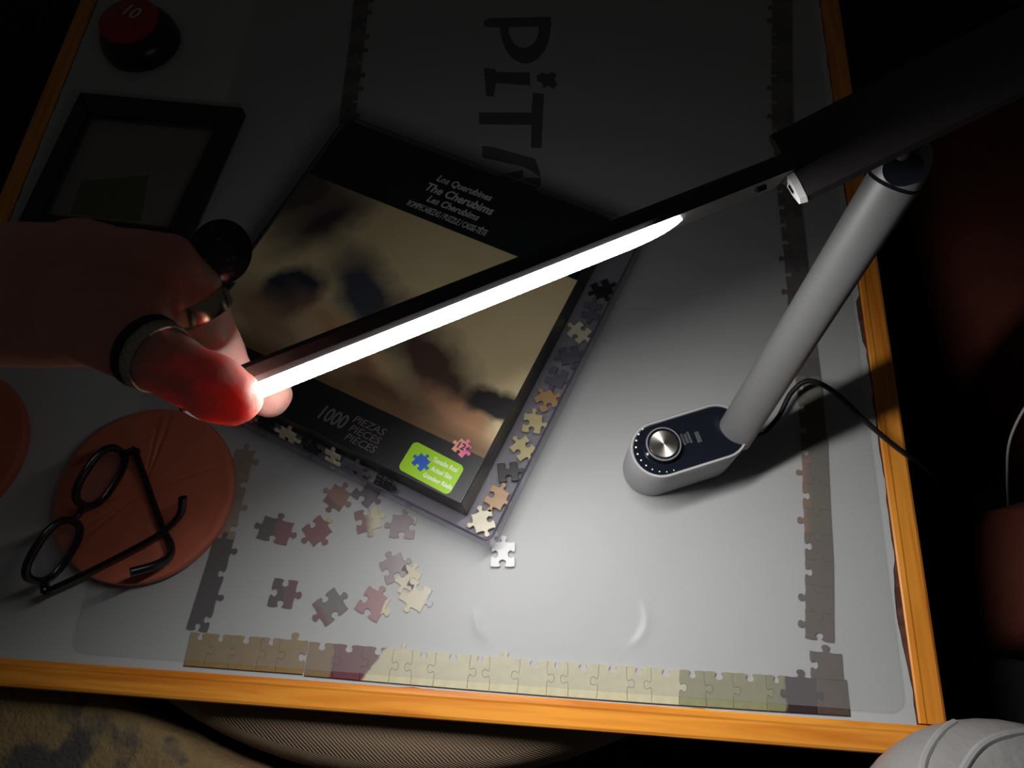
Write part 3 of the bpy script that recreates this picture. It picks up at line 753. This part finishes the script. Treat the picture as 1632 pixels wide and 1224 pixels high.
dm = ho.modifiers.new('d', 'DISPLACE'); dm.texture = tx; dm.strength = .0018; dm.texture_coords = 'GLOBAL'; dm.mid_level = .5
hm = bpy.data.meshes.new_from_object(ho.evaluated_get(bpy.context.evaluated_depsgraph_get()))
bpy.data.objects.remove(ho)
m_skin, t, b = newmat('skin')
tc = t.nodes.new('ShaderNodeTexCoord'); n = t.nodes.new('ShaderNodeTexNoise'); n.inputs['Scale'].default_value = 60; n.inputs['Detail'].default_value = 5
t.links.new(tc.outputs['Object'], n.inputs['Vector'])
mx = t.nodes.new('ShaderNodeMix'); mx.data_type = 'RGBA'; mx.inputs['A'].default_value = (.78, .35, .29, 1); mx.inputs['B'].default_value = (.88, .44, .37, 1)
t.links.new(n.outputs['Fac'], mx.inputs['Factor']); t.links.new(mx.outputs['Result'], b.inputs['Base Color'])
b.inputs['Subsurface Weight'].default_value = 1; b.inputs['Subsurface Radius'].default_value = (1, .10, .08); b.inputs['Subsurface Scale'].default_value = .0120
b.inputs['Roughness'].default_value = .5
n3 = t.nodes.new('ShaderNodeTexVoronoi'); n3.inputs['Scale'].default_value = 700; t.links.new(tc.outputs['Object'], n3.inputs['Vector'])
bp = t.nodes.new('ShaderNodeBump'); bp.inputs['Strength'].default_value = .15; bp.inputs['Distance'].default_value = .0004; t.links.new(n3.outputs['Distance'], bp.inputs['Height']); t.links.new(bp.outputs[0], b.inputs['Normal'])
hand = bpy.data.objects.new('person', hm); COL.objects.link(hand); hm.materials.clear(); hm.materials.append(m_skin); hm.shade_smooth()
tag(hand, 'hand with bare forearm pinching the tip of the lit lamp bar', 'person')

# rings
m_silver = M('engraved_silver', (.66, .60, .50), .35, metal=1, noise=(900, .5), bump=(700, .9, .0008)); m_band = M('polished_band', (.62, .55, .42), .22, metal=1)
m_black = M('matte_black_band', (.012, .013, .016), .4)
def ringmesh(c, ax, r, wd, th, segs=48, ell=1.0, ref=None):
    ax = Vector(ax).normalized(); c = Vector(c)
    p = (Vector(ref)-ax*Vector(ref).dot(ax)).normalized() if ref is not None else ax.orthogonal().normalized()
    q = ax.cross(p); V = []; F = []
    pr = [(-wd/2, 0), (wd/2, 0), (wd/2, th*.7), (wd*.3, th), (-wd*.3, th), (-wd/2, th*.7)]
    for k in range(segs):
        a = 2*math.pi*k/segs
        for s, h in pr: V.append(c+ax*s+(p*math.cos(a)+q*(math.sin(a)*ell))*(r+h))
    m = len(pr)
    for k in range(segs):
        for j in range(m): F.append((k*m+j, k*m+(j+1) % m, ((k+1) % segs)*m+(j+1) % m, ((k+1) % segs)*m+j))
    return V, F
tA = H(215, 548, .276); tB = H(292, 593, .268); tax = (tB-tA).normalized()
tr_c = tA.lerp(tB, .42)
tr = thing('thumb_ring', tr_c, 'engraved silver ring over a black band on the thumb', 'ring')
obj('band', ringmesh(tr_c+tax*.0010, tax, .0131, .0062, .0012), m_silver, tr, smooth=True)
obj('black_band', ringmesh(tr_c-tax*.0040, tax, .0132, .0036, .0018), m_black, tr, smooth=True)
iA = H(262, 428, .294); iB = H(345, 530, .312)
iax = (H(345, 530, .312)-H(280, 430, .297)).normalized()
ir_c = H(317, 488, .303)
ir = thing('stone_ring', ir_c, 'wide metal ring with large round black speckled stone on the index finger', 'ring')
obj('band', ringmesh(ir_c, iax, .0128, .0085, .0012), m_band, ir, smooth=True)
m_stone, t, b = newmat('speckled_black_stone')
tc = t.nodes.new('ShaderNodeTexCoord'); vo = t.nodes.new('ShaderNodeTexVoronoi'); vo.inputs['Scale'].default_value = 260; t.links.new(tc.outputs['Object'], vo.inputs['Vector'])
cr = t.nodes.new('ShaderNodeValToRGB'); cr.color_ramp.elements[0].position = .10; cr.color_ramp.elements[0].color = (.22, .22, .22, 1); cr.color_ramp.elements[1].position = .2; cr.color_ramp.elements[1].color = (.010, .012, .016, 1)
t.links.new(vo.outputs['Distance'], cr.inputs['Fac']); t.links.new(cr.outputs['Color'], b.inputs['Base Color']); b.inputs['Roughness'].default_value = .3
sc_ = H(352, 402, .303); svd = (CAM_LOC-sc_).normalized()
sd = (sc_-ir_c).normalized()
obj('stone', tube([sc_-svd*.0035, sc_-svd*.002, sc_+svd*.0015, sc_+svd*.003, sc_+svd*.0036], [(.0105, .0120), (.0122, .0140), (.0122, .0140), (.0100, .0118), (.004, .005)], 36, flat=sd.cross(svd)), m_stone, ir, smooth=True)
obj('bezel', tube([ir_c+(sc_-ir_c)*.32, ir_c+(sc_-ir_c)*.6-svd*.0015], [(.0085, .003), (.0105, .0028)], 20, flat=sd.cross(svd)), m_black, ir, smooth=True)

# ------------------------------------------------------------------ terracotta discs and glasses
m_terra = M('terracotta', (.56, .15, .085), .5, noise=(50, .12), bump=(300, .15, .0006))
def disc(c, r, seed, label):
    rnd = random.Random(seed); na, nr = 180, 22; V = []; F = []
    grooves = sorted(rnd.uniform(0, 360) for _ in range(13)); gw = [rnd.uniform(.5, 1) for _ in grooves]
    rs = [i/nr for i in range(nr+1)]
    for ri in rs:
        for k in range(na):
            a = 360*k/na; h = .0105+.0016*(1-ri**2)
            for g, wgt in zip(grooves, gw):
                d = abs((a-g+180) % 360-180)*math.pi/180*max(ri, .05)*r
                h -= .0012*wgt*math.exp(-(d/.0012)**2)*min(1, ri*2.2)
            h += .0004*math.sin(a*.21+seed)*ri
            if ri > .94: h = .0105+.0012*math.sin((ri-.94)/.06*math.pi)
            V.append((c.x+ri*r*math.cos(math.radians(a)), c.y+ri*r*math.sin(math.radians(a)), c.z+h))
    for rr, z in ((r*1.008, .009), (r*1.008, .004), (r*.985, 0)):
        for k in range(na):
            a = 2*math.pi*k/na; V.append((c.x+rr*math.cos(a), c.y+rr*math.sin(a), c.z+z))
    n = nr+4
    for i in range(n-1):
        for k in range(na): F.append((i*na+k, i*na+(k+1) % na, (i+1)*na+(k+1) % na, (i+1)*na+k))
    F.append(tuple(range((n-1)*na, n*na)))
    o = obj('terracotta_disc', (V, F), m_terra, smooth=True, loc=c)
    return tag(o, label, 'coaster', 'terracotta discs')
dl = U(95, 790, .011); dr = U(368, 790, .011); dt = U(232, 652, .011); db = U(232, 926, .011)
dr_ = ((dr-dl).length+(dt-db).length)/4
dc = (dl+dr+dt+db)/4; dc.z = ZT
disc(dc, dr_, 3, 'round terracotta disc with radial grooves under the eyeglasses')
d2 = U(28, 722, .011)-Vector((dr_*.985, 0, 0)); d2.z = .0005
disc(d2, dr_, 8, 'round terracotta disc with nothing on it')
# eyeglasses
m_frame = M('black_acetate', (.008, .008, .010), .22); m_lens = clear('spectacle_lens', (.93, .94, .95, 1), .02, .03, edge=1.0)
DZ = ZT+.0125
gl = thing('eyeglasses', (dc.x-.03, dc.y, DZ), 'black-framed eyeglasses with open temples resting upside down on a terracotta disc', 'glasses')
def rimloop(top_px, n=40):
    return top_px
h1 = U(70, 940, DZ+.005); h2 = U(211, 717, DZ+.005)       # hinge corners, on the brow line
fx = (h2-h1); gw_ = fx.length; fx.normalize()
fup = Vector((-.05, .02, 1)).normalized(); fup = (fup-fx*fup.dot(fx)).normalized(); fn = fx.cross(fup)
browm = (h1+h2)/2
LWd, LHt = gw_*.40, .036
for sgn in (-1, 1):
    cc = browm+fx*(sgn*gw_*.258)+fup*(.0145)
    loop = []; rads = []
    for k in range(44):
        a = 2*math.pi*k/44; ex = 2.6
        x = math.copysign(abs(math.cos(a))**(2/ex), math.cos(a))*LWd/2; y = math.copysign(abs(math.sin(a))**(2/ex), math.sin(a))*LHt/2
        loop.append(cc+fx*x+fup*y); rads.append((.0028+.0022*abs(math.sin(a))*.5, .0024))
    rl = obj('rim', tube(loop, rads, 10, closed=True, flat=(loop[0]-cc)), m_frame, gl, smooth=True)
    ctr = [cc-fn*.0004, cc+fn*.0004]; n = len(loop)
    lo = [cc+(p-cc)*.97 for p in loop]
    V = [p-fn*.0005 for p in lo]+[p+fn*.0005 for p in lo]
    F = [tuple(range(n)), tuple(range(2*n-1, n-1, -1))]+[(i, (i+1) % n, n+(i+1) % n, n+i) for i in range(n)]
    obj('lens', (V, F), m_lens, rl)
    hx = h1 if sgn < 0 else h2
    obj('end_piece', tube([browm+fx*(sgn*gw_*.44)+fup*.006, hx+fn*.001, hx+fn*.006], [(.004, .0022)]*3, 10, flat=fup), m_frame, gl, smooth=True)
obj('bridge', tube(spline([browm-fx*(gw_*.068)+fup*.0165, browm+fup*.0125, browm+fx*(gw_*.068)+fup*.0165], 6), .0024, 10), m_frame, gl, smooth=True)
T1 = spline([h2+fn*.003, U(232, 765, DZ+.0045), U(258, 838, DZ+.0040), U(273, 868, DZ+.0045), U(269, 888, DZ+.010), U(247, 901, DZ+.019), U(208, 912, DZ+.030)], 6)
T2 = spline([h1+fn*.003, U(145, 910, DZ+.0070), U(215, 874, DZ+.0100), U(252, 853, DZ+.0115), U(278, 832, DZ+.014), U(289, 815, DZ+.020), U(291, 793, DZ+.029)], 6)
for T in (T1, T2):
    obj('temple', tube(T, [(.0034, .0024)]*len(T), 10, flat=(0, 0, 1)), m_frame, gl, smooth=True)
sc1 = U(71, 939, DZ+.0092)
obj('hinge_rivet', lathe([(.0012, 0), (.0012, .0006), (.0006, .0010)], sc1, 12), m_knob, gl)

# ------------------------------------------------------------------ black picture frame and red-topped tin
m_fr = M('black_frame_wood', (.012, .014, .018), .4); m_glass = clear('frame_glass', (.92, .92, .92, 1), .02, .02, edge=1.0)
m_back = M('taupe_mount', (.36, .31, .28), .7, noise=(20, .2)); m_gcard = M('moss_green_card', lin((96, 104, 62))[:3], .6)
fo = [U(128, 147, .012), U(386, 172, .012), U(288, 395, .012), U(20, 372, .012)]
fi = [U(139, 181, .012), U(344, 200, .012), U(268, 362, .012), U(66, 340, .012)]
fc = sum(fo, Vector())/4; fc.z = .0005
pf = thing('picture_frame', fc, 'black picture frame lying flat with a moss green card behind glass', 'frame')
for i in range(4):
    q = [fo[i], fi[i], fi[(i+1) % 4], fo[(i+1) % 4]]
    q2 = [(p.x, p.y) for p in q]
    ar = sum(q2[k][0]*q2[(k+1) % 4][1]-q2[(k+1) % 4][0]*q2[k][1] for k in range(4))
    if ar < 0: q2 = q2[::-1]
    obj('frame_rail', prism(q2, .0008, .013, .0012), m_fr, pf)
def quad(ps, z0, z1):
    q = [(p.x, p.y) for p in ps]
    ar = sum(q[k][0]*q[(k+1) % 4][1]-q[(k+1) % 4][0]*q[k][1] for k in range(4))
    if ar < 0: q = q[::-1]
    return prism(q, z0, z1)
cen = sum(fi, Vector())/4
fi2 = [cen+(p-cen)*1.02 for p in fi]
obj('mount', quad(fi2, .001, .003), m_back, pf)
gq = [U(130, 288, .004), U(236, 279, .004), U(224, 352, .004), U(112, 340, .004)]
gqc = sum(gq, Vector())/4
obj('green_card', prism([(p.x, p.y) for p in gq][::-1], .003, .0038), m_gcard, pf)
obj('glass_pane', quad(fi2, .0085, .0100), m_glass, pf)
m_tin = M('black_tin', (.010, .011, .014), .3); m_red = M('red_lid', (.45, .02, .035), .35)
jc = U(226, 66, .006); jc.z = .0005
tin = thing('round_tin', jc, 'round black tin with a red top near the picture frame', 'tin')
JR = .0415
obj('tin_body', lathe([(JR*.94, 0), (JR, .003), (JR, .012), (JR*.93, .020), (JR*.82, .0245), (JR*.74, .0255)], jc, 56), m_tin, tin, smooth=True)
jt = U(208, 44, .027); jt.z = .0255
jt = Vector((jc.x-.004, jc.y+.005, jc.z+.0255))
rt = obj('red_top', lathe([(JR*.76, 0), (JR*.76, .004), (JR*.70, .0058), (.0001, .0064)], jt, 48), m_red, tin, smooth=True)
ti = text_vf('10', .022, 0, .0003, 'CENTER')
obj('number', xf(ti, (jt.x, jt.y+.002, jt.z+.0068), math.radians(-28)), m_silver_ink, rt)

# ------------------------------------------------------------------ surroundings below the table
# patterned seat
m_rug, t, b = newmat('patterned_fabric'); N = t.nodes; L = t.links
tc = N.new('ShaderNodeTexCoord'); n = N.new('ShaderNodeTexNoise'); n.inputs['Scale'].default_value = 13; n.inputs['Detail'].default_value = 5; L.new(tc.outputs['Object'], n.inputs['Vector'])
cr = N.new('ShaderNodeValToRGB'); e = cr.color_ramp.elements; e[0].position = .40; e[0].color = (.045, .045, .040, 1); e[1].position = .52; e[1].color = (.24, .17, .075, 1)
k = e.new(.47); k.color = (.07, .068, .06, 1); k = e.new(.62); k.color = (.20, .12, .06, 1); k = e.new(.70); k.color = (.18, .06, .04, 1)
L.new(n.outputs['Fac'], cr.inputs['Fac']); L.new(cr.outputs['Color'], b.inputs['Base Color']); b.inputs['Roughness'].default_value = .95
n2 = N.new('ShaderNodeTexNoise'); n2.inputs['Scale'].default_value = 300; L.new(tc.outputs['Object'], n2.inputs['Vector']); bp = N.new('ShaderNodeBump'); bp.inputs['Strength'].default_value = .5; bp.inputs['Distance'].default_value = .005
L.new(n2.outputs['Fac'], bp.inputs['Height']); L.new(bp.outputs[0], b.inputs['Normal'])
PAT_SEAT = True
# beige ribbed pouf in front of the table
m_rib, t, b = newmat('beige_ribbed_fabric'); N = t.nodes; L = t.links
tc = N.new('ShaderNodeTexCoord'); wv = N.new('ShaderNodeTexWave'); wv.inputs['Scale'].default_value = 190; wv.inputs['Distortion'].default_value = 1.2; wv.bands_direction = 'DIAGONAL'; L.new(tc.outputs['Object'], wv.inputs['Vector'])
mx = N.new('ShaderNodeMix'); mx.data_type = 'RGBA'; mx.inputs['A'].default_value = (.20, .135, .085, 1); mx.inputs['B'].default_value = (.26, .185, .12, 1); L.new(wv.outputs['Fac'], mx.inputs['Factor']); L.new(mx.outputs['Result'], b.inputs['Base Color'])
bp = N.new('ShaderNodeBump'); bp.inputs['Strength'].default_value = .5; bp.inputs['Distance'].default_value = .002; L.new(wv.outputs['Fac'], bp.inputs['Height']); L.new(bp.outputs[0], b.inputs['Normal']); b.inputs['Roughness'].default_value = .9
PZT = -.025
PR = .416; pcx = (.149, .347, FLOOR)
hh = PZT-FLOOR
pouf = thing('ribbed_pouf', pcx, 'large round brown ribbed pouf standing mostly under the table', 'pouf')
pr_ = [(PR-.05, 0), (PR-.016, .02), (PR-.003, .08), (PR, hh*.55), (PR, hh-.03), (PR-.004, hh-.014), (PR-.013, hh-.004), (PR-.03, hh), (.0005, hh)]
obj('pouf_body', lathe(pr_, pcx, 96), m_rib, pouf, smooth=True)
obj('piping', tube([(pcx[0]+(PR-.001)*math.cos(a), pcx[1]+(PR-.001)*math.sin(a), pcx[2]+hh-.045) for a in [2*math.pi*i/72 for i in range(72)]], .004, 8, closed=True), m_rib, pouf, smooth=True)
# grey leather armchair arm bulging over the table corner
m_leather = M('grey_leather', (.27, .265, .26), .38, noise=(30, .15), bump=(160, .45, .002))
m_pipe = M('leather_piping', (.33, .33, .33), .35, bump=(300, .3, .001))
ec = U(1606, 1398, .030); er = Vector((.098, .088, .045)); erz = math.radians(20)
Rz = Matrix.Rotation(erz, 3, 'Z')
def superell(n1=44, n2=26, e1=.8):
    V = []; F = []
    sg = lambda v, p: math.copysign(abs(v)**p, v)
    for j in range(n2+1):
        ph = -math.pi/2+math.pi*j/n2
        for i in range(n1):
            th = 2*math.pi*i/n1
            p = Vector((er.x*sg(math.cos(ph), e1)*math.cos(th), er.y*sg(math.cos(ph), e1)*math.sin(th), er.z*sg(math.sin(ph), e1)))
            V.append(ec+Rz @ p)
    for j in range(n2):
        for i in range(n1): F.append((j*n1+i, j*n1+(i+1) % n1, (j+1)*n1+(i+1) % n1, (j+1)*n1+i))
    return V, F
lc_ = Vector((ec.x+.02, ec.y-.03, FLOOR))
chair = thing('leather_armchair', lc_, 'grey leather armchair arm with piped seams at the table corner', 'armchair')
armv = superell()
obj('armrest', armv, m_leather, chair, smooth=True)
from mathutils.bvhtree import BVHTree
bvh = BVHTree.FromPolygons([Vector(v) for v in armv[0]], armv[1])
def onarm(x, y):
    d = (D(x, y, 1)-CAM_LOC).normalized(); h = bvh.ray_cast(CAM_LOC, d)
    return h[0]
for seam in ([(1468, 1250), (1472, 1215), (1483, 1190), (1500, 1168), (1522, 1152)], [(1528, 1240), (1545, 1210), (1562, 1190), (1585, 1177), (1610, 1170), (1640, 1166)]):
    pts = [q for q in (onarm(*s) for s in seam) if q is not None]
    if len(pts) > 2: obj('piping', tube(spline(pts, 6), .0026, 8), m_pipe, chair, smooth=True)
obj('arm_panel', prism([(x+ec.x, y+ec.y) for x, y in rrect(-.02, .11, -.14, .02, .02)], FLOOR, .02, .005), m_leather, chair)
# rust fabric armchair beyond the right table edge
m_rust = M('rust_fabric', (.11, .022, .011), .9, noise=(60, .2), bump=(400, .5, .002))
def slab(pxs, z, z0, mat, name, parent, world=False):
    q = list(pxs) if world else [U2(x, y, z) for x, y in pxs]
    ar = sum(q[k][0]*q[(k+1) % len(q)][1]-q[(k+1) % len(q)][0]*q[k][1] for k in range(len(q)))
    if ar < 0: q = q[::-1]
    q = [Vector((a, b)) for a, b in q]
    q = q if world else [Vector((p.x, p.y)) for p in spline([Vector((p.x, p.y, 0)) for p in q+[q[0]]], 5)[:-1]]
    k_ = .3 if world else 1
    rings = [(0, z0), (0, z-.06*k_), (.006*k_, z-.03*k_), (.02*k_, z-.01*k_), (.045*k_, z)]
    n = len(q); V = []; F = []
    for d, zz in rings: V += [(p.x, p.y, zz) for p in offset_poly(q, d)]
    for r in range(len(rings)-1):
        for i in range(n): F.append((r*n+i, r*n+(i+1) % n, (r+1)*n+(i+1) % n, (r+1)*n+i))
    F.append(tuple(range(n-1, -1, -1))); F.append(tuple(range((len(rings)-1)*n, len(rings)*n)))
    return obj(name, (V, F), mat, parent, smooth=True)
seat_c = U(0, 1300, -.06); seat_c.z = FLOOR
seat = thing('patterned_seat', seat_c, 'olive and charcoal patterned fabric seat beside the ribbed pouf', 'seat')
arc = [(pcx[0]+(PR+.010)*math.cos(math.radians(a)), pcx[1]+(PR+.010)*math.sin(math.radians(a))) for a in range(214, 263, 4)]
slab([(-.62, arc[0][1]+.003)]+arc+[(.10, -.42), (-.62, -.42)], -.028, FLOOR, m_rug, 'seat_cushion', seat, world=True)
rc = U(1700, 350, -.1); rc.z = FLOOR
rust = thing('rust_armchair', rc, 'rust red fabric armchair with rounded arms beyond the table side', 'armchair')
slab([(1492, 210), (1510, 300), (1536, 389), (1588, 479), (1640, 540), (1800, 640), (2000, 560), (1900, 60), (1560, 100)], -.06, FLOOR, m_rust, 'backrest', rust)
slab([(1640, 790), (1623, 860), (1622, 930), (1640, 1015), (1720, 1040), (1830, 990), (1850, 850), (1760, 770)], -.09, FLOOR, m_rust, 'armrest', rust)
# white cable beside the armchair
m_wc = M('white_cable', (.75, .75, .75), .4)
cc_ = U(1608, 760, -.2); 
cab = obj('white_cable', tube(spline([U(1680, 600, -.058), U(1640, 640, -.066), U(1610, 700, -.10), U(1605, 760, -.16), U(1607, 840, -.28), U(1600, 960, FLOOR+.003), U(1640, 1010, FLOOR+.003)], 8), .0012, 8), m_wc, smooth=True, loc=(cc_.x, cc_.y, FLOOR))
tag(cab, 'thin white cable hanging from the rust armchair to the floor', 'cable')
# dark green storage box on the floor
m_bin = M('dark_green_plastic', (.045, .055, .052), .5)
g0 = U(1572, 1047, -.16); g1 = U(1690, 1160, -.16)
binn = thing('storage_bin', ((g0.x+g1.x)/2, (g0.y+g1.y)/2, FLOOR), 'dark green lidded storage bin behind the grey leather armchair arm', 'bin')
bx0, bx1, by0, by1 = g0.x, g0.x+.16, g0.y-.13, g0.y
obj('bin_body', prism(rrect(bx0+.006, bx1-.006, by0+.006, by1-.006, .012), FLOOR, -.175), m_bin, binn)
obj('bin_lid', prism(rrect(bx0, bx1, by0, by1, .012), -.175, -.16, .003), m_bin, binn)
